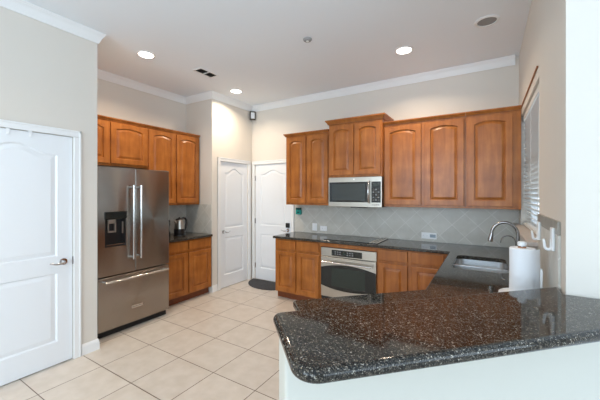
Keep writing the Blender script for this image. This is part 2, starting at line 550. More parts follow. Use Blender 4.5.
# half wall under the raised bar (45 degrees)
def P(s, d):        # s = x + y , d = x - y
    return ((s + d) / 2, (s - d) / 2)
WFc, WBc = -1.395, -1.565
pony = [P(0.262, WBc), P(0.262, WFc), (YR + WFc - 0.001, YR - 0.001), (XR - 0.001, YR - 0.001), (XR - 0.001, XR - WBc - 0.001)]
bm = bmesh.new(); slab(bm, fillet(pony, [0.01, 0.012, 0, 0, 0]), [], 1.027, 1.027, 0)
struct(obj('wall_half', bm, M['half']))

# crown moulding
CH, CO = 0.098, 0.055
cprof = [(0, H - CH), (0.010, H - CH), (0.014, H - CH + 0.014), (0.018, H - CH + 0.020), (CO * .55, H - CH * .45),
         (CO * .86, H - 0.024), (CO * .9, H - 0.012), (CO, H - 0.010), (CO, H - 0.0005), (0, H - 0.0005)]
bm = bmesh.new()
sweep(bm, [(XL, YF), (XL, YL), (XA, YL), (XA, YS), (XE, YS), (XE, YB), (XR - 0.035, YB)], cprof)
struct(obj('trim_1', bm, M['trim']))
# baseboards
bprof = [(0, 0), (0.014, 0), (0.014, 0.075), (0.010, 0.082), (0.008, 0.098), (0.004, 0.104), (0, 0.104)]
bm = bmesh.new(); sweep(bm, [(XL, 1.385), (XL, YL), (XA, YL)], bprof); struct(obj('baseboard_left', bm, M['trim']))
bm = bmesh.new(); sweep(bm, [(XE, 3.337), (XE, 3.437)], bprof); struct(obj('baseboard_pantry', bm, M['trim']))
bm = bmesh.new(); sweep(bm, [(YR + WFc, YR), (XF, YR)], bprof); struct(obj('baseboard_corner', bm, M['trim']))

# ---------------------------------------------------------------- doors (facing local -Y)
def lever(parent, x, z, dirx, name='handle'):
    bm = bmesh.new()
    cyl(bm, (x, -0.001, z), (x, -0.010, z), 0.031, 0.029)
    cyl(bm, (x, -0.010, z), (x, -0.045, z), 0.011)
    n = 10
    pts = [(x + dirx * 0.115 * i / n, -0.045 - 0.006 * math.sin(PI * i / n), z - 0.012 * math.sin(PI * i / n * 1.0) * (1 if i < n else 1) + 0.004 * i / n) for i in range(n + 1)]
    tube(bm, pts, 0.008, radii=[0.011 - 0.005 * i / n for i in range(n + 1)])
    return obj(name, bm, M['chrome'], parent)
def room_door(name, label, loc, rz, wd, hgt, handle_x, handle_dir, left_cas=0.06, right_cas=0.06, hinge_x=None):
    t = bpy.data.objects.new(name, None); COL.objects.link(t)
    t.location = loc; t.rotation_euler = (0, 0, rz)
    struct(t, label)
    g = 0.004
    bm = bmesh.new()
    zs = 0.90
    b1 = bmesh.new()
    for (z0, z1, rise, st, mb, mt) in [(0.008, zs, 0.0, 'arc', 0.20, 0.075), (zs, hgt - g, 0.075, 'bell', 0.075, 0.10)]:
        cell(b1, g, wd - g, z0, z1, 0.115 if wd > 0.7 else 0.10, mb, mt, rise, st, 0.035, DOOR_RINGS, edge=0.0)
    join(bm, b1, Matrix.Translation((0, 0.043, 0)))
    obj('door_panel', bm, M['door'], t, ang=20)
    # casing
    cw = 0.06
    bm = bmesh.new()
    def casing(x0, x1, z0, z1, vert):
        box(bm, x0, x1, -0.016, 0, z0, z1, bev=0.004)
    if left_cas: box(bm, -left_cas, -0.001, -0.016, 0, 0, hgt, bev=0.004); box(bm, -left_cas, -left_cas + 0.016, -0.021, -0.001, 0, hgt + cw, bev=0.003)
    if right_cas: box(bm, wd + 0.001, wd + right_cas, -0.016, 0, 0, hgt, bev=0.004); box(bm, wd + right_cas - 0.016, wd + right_cas, -0.021, -0.001, 0, hgt + cw, bev=0.003)
    box(bm, -left_cas, wd + right_cas, -0.016, 0, hgt + 0.001, hgt + cw, bev=0.004)
    box(bm, -left_cas, wd + right_cas, -0.021, -0.001, hgt + cw - 0.016, hgt + cw, bev=0.003)
    obj('door_frame', bm, M['trim'], t)
    h = None
    bmh = bmesh.new()
    lv = lever(t, handle_x, 0.92, handle_dir)
    lv.location = (0, 0.008, 0)
    if hinge_x is not None:
        for z in (0.25, 1.05, 1.82):
            b = bmesh.new()
            cyl(b, (hinge_x, -0.004, z - 0.045), (hinge_x, -0.004, z + 0.045), 0.0065, seg=10)
            box(b, hinge_x - 0.013, hinge_x + 0.013, -0.002, 0.004, z - 0.043, z + 0.043)
            obj('hinge', b, M['chrome'], t)
    return t
dl = room_door('door_1', 'white two-panel door with arched upper panel on the left wall', (XL, DL0, 0), PI / 2, DL1 - DL0, DH, DL1 - DL0 - 0.075, -1)
b = bmesh.new(); box(b, DL1 - DL0 - 0.006, DL1 - DL0 + 0.008, -0.003, 0.012, 0.885, 0.955, bev=0.002)
obj('strike_plate', b, M['faucet'], dl)
da = room_door('door_2', 'narrow white pantry door with arched upper panel', (XE, DA0, 0), PI / 2, DA1 - DA0, DH, 0.075, 1, 0.06, 0.06)
db = room_door('door_3', 'white door with arched upper panel and lever beside the oven counter', (DB0, YB, 0), 0, DB1 - DB0, DH, DB1 - DB0 - 0.07, -1, 0.055, 0.06, hinge_x=0.004)
b = bmesh.new()
box(b, DB1 - DB0 - 0.105, DB1 - DB0 - 0.035, -0.022, 0.008, 0.965, 1.045, bev=0.008, seg=3)
lk = obj('door_lock', b, M['black'], db)

# ---------------------------------------------------------------- backsplashes
def splash(name, lst, m):
    return struct(boxes(name, lst, m), None)
SPL = 0.012
splash('wall_back_tiles', [(-2.717, XR - SPL, YB - SPL, YB - 0.0002, 0.916, 1.372)], M['splash'])
splash('wall_alcove_tiles', [(XA + 0.0002, XA + SPL, 2.445, YS - SPL, 0.916, 1.372)], M['splash'])
splash('wall_stub_tiles', [(XA, XE - 0.002, YS - SPL, YS - 0.0002, 0.916, 1.372)], M['splash'])
bm = bmesh.new()
box(bm, XR - SPL, XR - 0.0002, 2.665, YB - SPL, 0.916, WZ0 - 0.03)
box(bm, XR - SPL, XR - 0.0002, 1.967, 2.665, 0.916, 1.328)
struct(obj('wall_right_tiles', bm, M['splash'], smooth=False))
bm = bmesh.new()
box(bm, XR - SPL - 0.002, XR - 0.0002, 1.967, 2.665, 1.330, 1.398, bev=0.003)
struct(obj('wall_right_cap_tiles', bm, M['cap']))

# ---------------------------------------------------------------- window over the sink
win = bpy.data.objects.new('window_1', None); COL.objects.link(win); struct(win)
bm = bmesh.new()
x0, x1 = XR + 0.085, XR + 0.135
for a, b_, c, d in [(WY0, WY0 + .05, WZ0, WZ1), (WY1 - .05, WY1, WZ0, WZ1), (WY0, WY1, WZ0, WZ0 + .05), (WY0, WY1, WZ1 - .05, WZ1), (WY0, WY1, 1.80, 1.84)]:
    box(bm, x0, x1, a, b_, c, d, bev=0.004)
obj('window_frame', bm, M['trim'], win)
boxes('pane', [(XR + 0.108, XR + 0.112, WY0 + .04, WY1 - .04, WZ0 + .04, WZ1 - .04)], M['glass'], win)
bm = bmesh.new(); box(bm, XR - 0.075, XR + 0.085, WY0 - 0.06, YB - 0.02, WZ0 - 0.028, WZ0 + 0.002, bev=0.004)
obj('window_sill', bm, M['sill_tile'], win)
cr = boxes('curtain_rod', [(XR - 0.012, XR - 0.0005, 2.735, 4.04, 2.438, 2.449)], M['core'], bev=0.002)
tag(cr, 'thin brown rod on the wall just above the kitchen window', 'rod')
bl = thing('venetian_blind', 'white slatted venetian blind hanging in the window over the sink', 'blind', (XR + 0.045, (WY0 + WY1) / 2, WZ1))
boxes('headrail', [(-0.028, 0.028, -(WY1 - WY0) / 2 + .008, (WY1 - WY0) / 2 - .008, -0.06, -0.004)], M['blind'], bl, bev=0.004)
bm = bmesh.new()
k = 0
z = -0.09
hw = (WY1 - WY0) / 2 - 0.012
while z > -(WZ1 - WZ0) + 0.06:
    b = bmesh.new()
    box(b, -0.025, 0.025, -hw, hw, -0.0014, 0.0014)
    join(bm, b, Matrix.Translation((0, 0, z)) @ Matrix.Rotation(math.radians(38), 4, 'Y'))
    z -= 0.042
obj('slats', bm, M['blind'], bl, smooth=False)
boxes('bottom_rail', [(-0.026, 0.026, -hw, hw, -(WZ1 - WZ0) + 0.012, -(WZ1 - WZ0) + 0.034)], M['blind'], bl, bev=0.003)
bm = bmesh.new()
for yy in (-hw + 0.12, 0, hw - 0.12): cyl(bm, (-0.027, yy, -0.05), (-0.027, yy, -(WZ1 - WZ0) + 0.03), 0.0015, seg=6)
cyl(bm, (-0.036, -hw + 0.05, -0.05), (-0.036, -hw + 0.08, -0.85), 0.004, seg=8)
obj('cord', bm, M['blind'], bl)

# ================================================================== COUNTERS
GT = 0.914
bar = [P(0.245, -1.689), P(0.245, -1.08), (YR - 1.08, YR - 0.002), (XR - 0.002, YR - 0.002), (XR - 0.002, XR + 1.689)]
bm = bmesh.new()
slab(bm, fillet(bar, [0.035, 0.075, 0, 0, 0]), [], 1.072, 0.044, 0.0205, 8)
tag(obj('bar_countertop', bm, M['granite'], ang=50), 'speckled dark granite raised bar top on the angled half wall', 'countertop')

sx0, sx1, sy0, sy1 = -0.255, 0.150, 2.865, 3.50
hole = fillet([(sx0, sy0), (sx1, sy0), (sx1, sy1), (sx0, sy1)], [0.07] * 4)
low = [(-2.717, YB - SPL - 0.001), (-2.717, 3.65), (-0.345, 3.65), (-0.345, 2.125), P(0.525, -2.47), P(0.525, WBc - 0.004),
       (XR - SPL - 0.001, XR - SPL - WBc + 0.005), (XR - SPL - 0.001, YB - SPL - 0.001)]
bm = bmesh.new()
slab(bm, fillet(low, [0, 0.012, 0, 0, 0.03, 0, 0, 0]), [hole], GT, 0.035, 0.010, 3)
tag(obj('kitchen_countertop', bm, M['granite'], ang=50), 'dark granite L-shaped worktop holding the sink and cooktop', 'countertop')
bm = bmesh.new()
slab(bm, fillet([(XA + SPL + 0.001, YS - SPL - 0.001), (XA + SPL + 0.001, 2.445), (-3.615, 2.445), (-3.615, YS - SPL - 0.001)], [0, 0, 0.008, 0.008]), [], GT, 0.035, 0.010, 3)
tag(obj('alcove_countertop', bm, M['granite'], ang=50), 'short dark granite worktop beside the refrigerator', 'countertop')

# ================================================================== CABINETS
gw = 'honey maple wall cabinets'
# alcove (facing +X): local x runs along +Y
upper('shallow maple wall cabinet with two short arched doors above the refrigerator', (-3.93, 1.545, 1.88), PI / 2, 0.905, 0.555, 0.325,
      [(0.012, 0.405), (0.425, 0.895)], (0, 0, 0.03, 0.035), gw, ptop=0.02)
upper('maple wall cabinet with two tall arched doors right of the refrigerator', (-3.93, 2.452, 1.37), PI / 2, 0.868, 1.065, 0.325,
      [(0.010, 0.425), (0.445, 0.857)], (0, 0, 0.03, 0.035), gw, ptop=0.02)
# back wall (facing -Y)
upper('maple wall cabinet with two arched doors left of the microwave', (-2.68, 3.96, 1.37), 0, 0.745, 1.055, 0.325,
      [(0.015, 0.362), (0.385, 0.732)], (1, 0, 0.035, 0.04), gw)
upper('taller maple wall cabinet with crown directly over the microwave', (-1.906, 3.90, 1.765), 0, 0.758, 0.745, 0.385,
      [(0.012, 0.366), (0.386, 0.742)], (1, 1, 0.045, 0.058), gw)
upper('maple wall cabinet with two arched doors right of the microwave', (-1.146, 3.96, 1.37), 0, 0.940, 1.055, 0.325,
      [(0.018, 0.460), (0.502, 0.922)], (0, 0, 0.035, 0.04), gw)
upper('maple wall cabinet with one arched door next to the window', (-0.204, 3.96, 1.37), 0, 0.512, 1.055, 0.325,
      [(0.018, 0.438)], (0, 0, 0.035, 0.04), gw)
gb = 'honey maple base cabinets'
base('maple base cabinet beside the refrigerator under the short worktop', (-3.65, 2.450, 0), PI / 2, 0.868, [(0.018, 0.420), (0.444, 0.852)], d=0.59, group=gb)
base('maple base cabinet with two drawers left of the oven', (-2.683, 3.68, 0), 0, 0.748, [(0.012, 0.362), (0.386, 0.736)], d=0.59, group=gb)
base('maple base cabinet with two drawers right of the oven', (-1.148, 3.68, 0), 0, 0.80, [(0.022, 0.362), (0.404, 0.744)], d=0.59, group=gb)
base('maple sink cabinet whose front faces the refrigerator side', (-0.31, 3.675, 0), -PI / 2, 1.52, [(0.03, 0.37), (0.39, 0.73), (0.79, 1.13), (1.15, 1.49)], d=0.60, group=gb, h=0.66)
bx = P(0.560 + 0.0, -2.44)
base('maple base cabinet under the angled end of the worktop', (-0.31 - 0.02, 2.11 - 0.02 , 0), math.radians(-135), 0.83, [(0.02, 0.40), (0.42, 0.80)], d=0.585, group=gb)
# oven cabinet: a surround only
oc = thing('oven_cabinet', 'maple cabinet surround holding the built-in oven', 'cabinet', (-1.933, 3.68, 0), 0, gb)
W_ = 0.783
bm = bmesh.new()
box(bm, 0, 0.010, 0.0, 0.59, 0.10, 0.878); box(bm, W_ - 0.010, W_, 0.0, 0.59, 0.10, 0.878)
box(bm, 0.010, W_ - 0.010, 0.0, 0.59, 0.826, 0.878); box(bm, 0.010, W_ - 0.010, 0.0, 0.59, 0.10, 0.125)
obj('body', bm, M['wood'], oc)
boxes('toe_kick', [(0, W_, 0.06, 0.59, 0.0, 0.0995)], M['wood_dark'], oc)

# ================================================================== APPLIANCES
# ---- oven
ov = thing('built_in_oven', 'stainless built-in oven with bowed black window under the cooktop', 'oven', (-1.905, 3.655, 0.128))
OW = 0.757
def oz(z): return z - 0.128
boxes('body', [(0.012, OW - 0.012, 0.026, 0.55, oz(0.13), oz(0.822))], M['fridge_side'], ov)
b = bmesh.new(); box(b, 0, OW, 0.0, 0.0255, oz(0.708), oz(0.820), bev=0.003); cp = obj('control_panel', b, M['steel_light'], ov)
b = bmesh.new(); box(b, 0.155, 0.575, -0.003, 0.002, oz(0.722), oz(0.800), bev=0.002); obj('display', b, M['glass_black'], cp)
b = bmesh.new()
for i in range(12):
    c_, r_ = i % 3 + (5 if i >= 6 else 0), i % 6 // 3
    b = bmesh.new(); box(b, 0.200 + 0.034 * c_, 0.220 + 0.034 * c_, -0.0042, -0.0025, oz(0.742 + 0.027 * r_), oz(0.756 + 0.027 * r_)); obj('button', b, M['outlet_slot'], cp, smooth=False)
b = bmesh.new(); box(b, 0.310, 0.352, -0.0042, -0.0025, oz(0.745), oz(0.782)); obj('clock_screen', b, M['oven_glass'], cp)
b = bmesh.new(); box(b, 0, OW, -0.006, 0.0255, oz(0.174), oz(0.700), bev=0.006, seg=3); od = obj('door', b, M['steel_light'], ov)
b = bmesh.new()
NW = 28
def lens(x0, x1, zt, zb, rt, rb, y0, y1):
    f, k = [], []
    for i in range(NW + 1):
        u = -1 + 2 * i / NW; x = x0 + (x1 - x0) * i / NW
        f.append((x, zt + rt * (1 - u * u)))
    for i in range(NW + 1):
        u = 1 - 2 * i / NW; x = x1 + (x0 - x1) * i / NW
        f.append((x, zb - rb * (1 - u * u)))
    A = [b.verts.new((x, y0, z)) for x, z in f]; B = [b.verts.new((x, y1, z)) for x, z in f]
    n = len(f)
    for i in range(n): b.faces.new((A[i], A[(i + 1) % n], B[(i + 1) % n], B[i]))
    b.faces.new(A[::-1]); b.faces.new(B)
lens(0.003, OW - 0.003, oz(0.560), oz(0.322), 0.052, 0.048, -0.010, 0.001)
obj('window', b, M['glass_black'], od)
b = bmesh.new(); box(b, 0.16, OW - 0.14, -0.0112, -0.009, oz(0.325), oz(0.565), bev=0.001); obj('inner_window', b, M['oven_glass'], od)
b = bmesh.new()
pts = [(0.04 + (OW - 0.08) * i / 16, -0.062 + 0.010 * (2 * i / 16 - 1) ** 2, oz(0.640)) for i in range(17)]
tube(b, pts, 0.011)
for x in (0.075, OW - 0.075): cyl(b, (x, -0.004, oz(0.640)), (x, -0.056, oz(0.640)), 0.009)
obj('handle', b, M['chrome'], od)
b = bmesh.new(); box(b, 0.004, OW - 0.004, 0.004, 0.0255, oz(0.130), oz(0.171)); obj('vent', b, M['dark'], ov)

# ---- cooktop
ct = thing('cooktop', 'black glass electric cooktop set in the worktop over the oven', 'cooktop', (-1.90, 3.72, GT + 0.0005))
b = bmesh.new(); box(b, 0, 0.745, 0, 0.49, 0, 0.006, bev=0.002); obj('glass_top', b, M['glass_black'], ct)
b = bmesh.new()
for cx_, cy_, r in [(0.16, 0.13, 0.085), (0.16, 0.36, 0.105), (0.43, 0.13, 0.105), (0.43, 0.36, 0.085)]:
    lathe(b, [(r - 0.003, 0.0058), (r - 0.003, 0.0063), (r, 0.0063), (r, 0.0058)], (cx_, cy_, 0), 40, caps=False)
obj('burner_ring', b, M['vent_dark'], ct)
for x, hw_ in ((0.650, 0.011), (0.690, 0.007), (0.730, 0.012)):
    b = bmesh.new(); box(b, x - hw_, x + hw_, 0.0, 0.49, 0.0062, 0.011, bev=0.002); obj('side_trim', b, M['trim_metal'], ct)

# ---- microwave
mw = thing('microwave', 'stainless over-the-range microwave with black window and vertical handle', 'microwave', (-1.905, 3.875, 1.362))
MWW, MWH = 0.757, 0.400
b = bmesh.new(); box(b, 0.002, MWW - 0.002, 0.022, 0.398, 0, MWH, bev=0.003); obj('body', b, M['fridge_side'], mw)
b = bmesh.new(); box(b, 0, MWW, 0, 0.0215, 0.0, MWH, bev=0.004); ff = obj('front_frame', b, M['steel_light'], mw)
b = bmesh.new(); box(b, 0.018, 0.578, -0.006, 0.001, 0.062, 0.335, bev=0.003); dr = obj('door', b, M['glass_black'], mw)
b = bmesh.new(); box(b, 0.06, 0.535, -0.0085, -0.005, 0.085, 0.310, bev=0.001); obj('window', b, M['mw_glass'], dr)
b = bmesh.new()
pts = [(0.592, -0.018 - 0.030 * math.sin(PI * i / 12), 0.055 + 0.29 * i / 12) for i in range(13)]
tube(b, pts, 0.011); obj('handle', b, M['chrome'], mw)
b = bmesh.new(); box(b, 0.622, 0.745, -0.006, 0.001, 0.062, 0.335, bev=0.003); kp = obj('control_panel', b, M['glass_black'], mw)
for r_ in range(5):
    for c_ in range(3):
        b = bmesh.new(); box(b, 0.640 + 0.033 * c_, 0.662 + 0.033 * c_, -0.0078, -0.005, 0.085 + 0.034 * r_, 0.104 + 0.034 * r_, bev=0.002); obj('button', b, M['outlet_slot'] if (r_ + c_) % 2 else M['vent_dark'], kp)
b = bmesh.new(); box(b, 0.645, 0.725, -0.0075, -0.005, 0.275, 0.310); obj('clock_screen', b, M['oven_glass'], kp)
for c_ in range(4):
    b = bmesh.new(); box(b, 0.63 + 0.026 * c_, 0.648 + 0.026 * c_, -0.0035, 0.001, 0.024, 0.040, bev=0.001); obj('button', b, M['lightgrey'], mw)
b = bmesh.new(); box(b, 0.32, 0.53, 0.03, 0.12, -0.011, 0.0, bev=0.002); obj('lamp_cover', b, M['black'], mw)
b = bmesh.new(); cyl(b, (0.38, 0.001, 0.370), (0.38, -0.003, 0.370), 0.011); obj('emblem', b, M['badge'], mw)

# ---- refrigerator (facing +X, local x along +Y)
fr = thing('refrigerator', 'stainless french-door refrigerator with water dispenser and bottom freezer', 'refrigerator', (-3.45, 1.607, 0), PI / 2)
FW = 0.832
b = bmesh.new(); box(b, 0.006, FW - 0.006, 0.075, 0.785, 0.05, 1.795, bev=0.004); obj('body', b, M['fridge_side'], fr)
for sgn, (a, c) in enumerate([(0.0, FW / 2 - 0.022), (FW / 2 - 0.016, FW)]):
    b = bmesh.new()
    if sgn == 0:      # left door: built round the dispenser recess
        dx0, dx1, dz0, dz1 = 0.068, 0.290, 0.963, 1.342
        for q in [(a, dx0, 0.0, 0.068, 0.655, 1.825), (dx1, c, 0.0, 0.068, 0.655, 1.825),
                  (dx0, dx1, 0.0, 0.068, 0.655, dz0), (dx0, dx1, 0.0, 0.068, dz1, 1.825)]:
            box(b, *q)
    else:
        box(b, a, c, 0.0, 0.068, 0.655, 1.825, bev=0.006, seg=3)
    d_ = obj('door', b, M['steel'], fr, smooth=sgn == 1)
    hx = c - 0.045 if sgn == 0 else a + 0.035
    b = bmesh.new()
    tube(b, [(hx, -0.055, 0.80), (hx, -0.055, 1.635)], 0.0125, seg=16)
    for z in (0.825, 1.61): cyl(b, (hx, 0.0, z), (hx, -0.056, z), 0.013)
    obj('handle', b, M['chrome'], d_)
    if sgn == 0:
        bm = bmesh.new()
        box(bm, dx0 + 0.001, dx1 - 0.001, 0.058, 0.066, dz0, dz1); box(bm, dx0, dx0 + 0.012, 0.002, 0.058, dz0, dz1); box(bm, dx1 - 0.012, dx1, 0.002, 0.058, dz0, dz1)
        box(bm, dx0 + 0.012, dx1 - 0.012, 0.002, 0.058, dz0, dz0 + 0.018)
        obj('dispenser_recess', bm, M['black'], d_)
        bm = bmesh.new(); box(bm, dx0 - 0.006, dx1 + 0.006, -0.010, 0.05, dz1 - 0.078, dz1 + 0.002, bev=0.006, seg=3); obj('dispenser_panel', bm, M['glass_black'], d_)
        bm = bmesh.new()
        for q in [(0.100, 0.112, 0.004, 0.030, 1.13, 1.255), (0.172, 0.186, 0.004, 0.030, 1.13, 1.255), (0.100, 0.186, 0.004, 0.030, 1.118, 1.135), (0.100, 0.186, 0.004, 0.030, 1.215, 1.255),
                  (0.250, 0.262, 0.002, 0.016, 1.10, 1.23)]: box(bm, *q, bev=0.002)
        obj('dispenser_spout', bm, M['steel_light'], d_)
        bm = bmesh.new(); box(bm, dx0 + 0.014, dx1 - 0.014, 0.001, 0.052, dz0 + 0.0185, dz0 + 0.026); obj('drip_tray', bm, M['steel'], d_)
b = bmesh.new(); box(b, 0, FW, 0.0, 0.068, 0.075, 0.643, bev=0.006, seg=3); fd = obj('freezer_drawer', b, M['steel'], fr)
b = bmesh.new(); tube(b, [(0.045, -0.055, 0.597), (FW - 0.045, -0.055, 0.597)], 0.0125, seg=16)
for x in (0.065, FW - 0.065): cyl(b, (x, 0.0, 0.597), (x, -0.056, 0.597), 0.013)
obj('handle', b, M['chrome'], fd)
b = bmesh.new(); box(b, 0.355, 0.485, -0.004, 0.001, 0.232, 0.262, bev=0.002); bg = obj('badge', b, M['badge'], fd)
b = bmesh.new()
for i in range(9): box(b, 0.362 + 0.013 * i, 0.369 + 0.013 * i, -0.0052, -0.0035, 0.240, 0.254 if i % 3 == 0 else 0.250)
obj('badge_lettering', b, M['fridge_side'], bg, smooth=False)
b = bmesh.new(); box(b, 0.01, FW - 0.01, 0.05, 0.60, 0.0, 0.049); obj('kick_plate', b, M['dark'], fr)
for x in (0.05, FW - 0.05):
    b = bmesh.new(); box(b, x - 0.035, x + 0.035, 0.02, 0.12, 1.7955, 1.830, bev=0.004); obj('hinge_cover', b, M['fridge_side'], fr)

# ---- sink and taps
sk = thing('sink', 'undermount double-bowl stainless sink by the window', 'sink', (0, 0, 0.66))
def bowl(name, y0, y1, zb):
    bm = bmesh.new()
    L = fillet([(sx0 + .001, y0), (sx1 - .001, y0), (sx1 - .001, y1), (sx0 + .001, y1)], [0.06] * 4)
    cx_, cy_ = (sx0 + sx1) / 2, (y0 + y1) / 2
    rings = []
    for sc, z in [(1.0, 0.877), (0.985, 0.80), (0.97, zb + 0.03), (0.93, zb + 0.006), (0.85, zb), (0.15, zb - 0.004)]:
        rings.append([bm.verts.new((cx_ + (x - cx_) * sc, cy_ + (y - cy_) * sc, z - 0.66)) for x, y in L])
    n = len(L)
    for A, B in zip(rings, rings[1:]):
        for i in range(n): bm.faces.new((A[i], A[(i + 1) % n], B[(i + 1) % n], B[i]))
    bm.faces.new(rings[-1])
    return obj(name, bm, M['sink'], sk, ang=60)
bowl('bowl', sy0, 3.18, 0.70)
bowl('bowl', 3.20, sy1, 0.70)
b = bmesh.new(); box(b, sx0, sx1, 3.176, 3.204, 0.845 - 0.66, 0.8775 - 0.66, bev=0.004); obj('divider', b, M['sink'], sk)
for yy in (3.02, 3.35):
    b = bmesh.new(); lathe(b, [(0.045, 0.0385), (0.045, 0.041), (0.03, 0.041), (0.028, 0.038)], ((sx0 + sx1) / 2, yy, 0)); obj('drain', b, M['chrome'], sk)

fc = thing('faucet', 'tall gooseneck pull-down faucet in brushed nickel behind the sink', 'faucet', (0.228, 3.20, GT + 0.0005))
b = bmesh.new(); lathe(b, [(0.028, 0), (0.028, 0.006), (0.022, 0.012), (0.020, 0.07), (0.016, 0.085)]); obj('base', b, M['faucet'], fc)
b = bmesh.new()
pts = [(0, 0, 0.08), (0, 0, 0.15), (0, 0, 0.22), (0, 0, 0.27)]
for i in range(1, 15):
    th = PI * i / 15 * 1.06
    pts.append((-0.096 + 0.096 * math.cos(th), 0, 0.27 + 0.102 * math.sin(th)))
tube(b, pts, 0.0125, seg=16); obj('spout', b, M['faucet'], fc)
e = pts[-1]
b = bmesh.new(); tube(b, [e, (e[0] - 0.003, 0, e[2] - 0.02), (e[0] - 0.010, 0, e[2] - 0.055), (e[0] - 0.012, 0, e[2] - 0.075)], 0.02, seg=18, radii=[0.014, 0.016, 0.021, 0.019]); obj('spray_head', b, M['faucet'], fc)
b = bmesh.new(); tube(b, [(0, -0.015, 0.055), (0, -0.04, 0.062), (0.0, -0.085, 0.085)], 0.006, radii=[0.009, 0.007, 0.005]); obj('lever', b, M['faucet'], fc)
ft = thing('filter_tap', 'slim low-arched filter tap beyond the main faucet', 'tap', (0.235, 3.56, GT + 0.0005))
b = bmesh.new(); lathe(b, [(0.018, 0), (0.018, 0.005), (0.012, 0.012), (0.010, 0.04), (0.006, 0.045)]); obj('base', b, M['faucet'], ft)
b = bmesh.new()
pts = [(0, 0, 0.04), (0, 0, 0.10), (0, 0, 0.155)] + [(-0.06 + 0.06 * math.cos(PI * i / 12), 0, 0.155 + 0.062 * math.sin(PI * i / 12)) for i in range(1, 13)] + [(-0.12, 0, 0.145)]
tube(b, pts, 0.0045, seg=10); obj('spout', b, M['faucet'], ft)

# ================================================================== SMALL THINGS
# paper towel holder and roll
px, py = 0.178, 2.235
ph = thing('paper_towel_holder', 'white paper towel stand with side arm behind the raised bar', 'holder', (px, py, GT + 0.0005))
b = bmesh.new(); lathe(b, [(0.115, 0), (0.118, 0.008), (0.118, 0.026), (0.112, 0.030), (0.104, 0.024), (0.02, 0.022)]); obj('base', b, M['white'], ph)
b = bmesh.new(); lathe(b, [(0.006, 0.022), (0.006, 0.31), (0.006, 0.312)]); obj('rod', b, M['white'], ph)
b = bmesh.new(); lathe(b, [(0.006, 0.311), (0.020, 0.313), (0.023, 0.320), (0.023, 0.332), (0.018, 0.338), (0.004, 0.340)]); obj('knob', b, M['white'], ph)
b = bmesh.new()
pts = [(0.086, -0.045, 0.024), (0.087, -0.045, 0.12), (0.088, -0.045, 0.17)] + [(0.088, -0.045 + 0.02 * (1 - math.cos(PI * i / 8)), 0.17 + 0.02 * math.sin(PI * i / 8)) for i in range(1, 8)] + [(0.088, -0.005, 0.17), (0.087, -0.005, 0.024)]
tube(b, pts, 0.0045, seg=10); obj('arm', b, M['white'], ph)
pr_ = thing('paper_towel_roll', 'full white paper towel roll standing on its holder', 'paper towel', (px, py, GT + 0.026))
bm = bmesh.new()
seg = 64
def tr(k, z):
    r = 0.064 + 0.0012 * math.sin(3 * 2 * PI * k / seg + z * 9)
    return r
prof_z = [0.0, 0.002, 0.05, 0.10, 0.15, 0.20, 0.25, 0.272, 0.275]
rings = []
for i, z in enumerate(prof_z):
    sh = 0.97 if i in (0, len(prof_z) - 1) else 1
    rings.append([bm.verts.new((tr(k, z) * sh * math.cos(2 * PI * k / seg), tr(k, z) * sh * math.sin(2 * PI * k / seg), z)) for k in range(seg)])
inner = [[bm.verts.new((0.021 * math.cos(2 * PI * k / seg), 0.021 * math.sin(2 * PI * k / seg), z)) for k in range(seg)] for z in (0.275, 0.0)]
rings = rings + inner + [rings[0]]
for A, B in zip(rings, rings[1:]):
    for k in range(seg): bm.faces.new((A[k], A[(k + 1) % seg], B[(k + 1) % seg], B[k]))
obj('roll', bm, M['paper'], pr_, ang=50)
bm = bmesh.new()       # the loose last sheet
a0 = math.radians(-35)
vsA, vsB = [], []
for i in range(9):
    a_ = a0 + 0.10 * i
    r = 0.0662 + 0.0016 * i * i * 0.22
    vsA.append(((r) * math.cos(a_), (r) * math.sin(a_)))
for z0, z1 in [(0.002, 0.273)]:
    F = [[bm.verts.new((x * k2, y * k2, z)) for x, y in vsA] for k2, z in ((1, z0), (1, z1), (1.012, z1), (1.012, z0))]
    F.append(F[0])
    for A, B in zip(F, F[1:]):
        for i in range(8): bm.faces.new((A[i], A[i + 1], B[i + 1], B[i]))
    bm.faces.new([f[0] for f in F[:4]]); bm.faces.new([f[-1] for f in F[:4]])
obj('loose_sheet', bm, M['paper'], pr_)
b = bmesh.new(); lathe(b, [(0.0205, 0.001), (0.0205, 0.283), (0.0185, 0.283), (0.0185, 0.001)]); obj('core', b, M['core'], pr_)

# wall hooks on the right backsplash
def hook(y, z, s, label):
    t = thing('wall_hook', label, 'hook', (XR - SPL - 0.0005, y, z), 0, 'white hooks on the right backsplash')
    b = bmesh.new(); box(b, -0.014, 0, -0.030 * s, 0.030 * s, -0.060 * s, 0.060 * s, bev=0.005, seg=3); obj('back_plate', b, M['white'], t)
    b = bmesh.new()
    n = 12
    pts = [(-0.008, 0, 0.0), (-0.009, 0, -0.025)] + [(-0.024 + 0.015 * math.cos(PI * i / n), 0, -0.040 - 0.016 * math.sin(PI * i / n)) for i in range(n + 1)] + [(-0.040, 0, -0.028), (-0.042, 0, -0.012), (-0.045, 0, -0.002)]
    m_ = len(pts); tube(b, pts, 0.008, radii=[0.0095 - 0.0035 * i / m_ for i in range(m_)]); obj('hook', b, M['white'], t)
hook(2.062, 1.298, 1.0, 'white plastic wall hook nearest the white wall corner')
hook(2.56, 1.29, 1.0, 'white plastic wall hook next to the window sill')

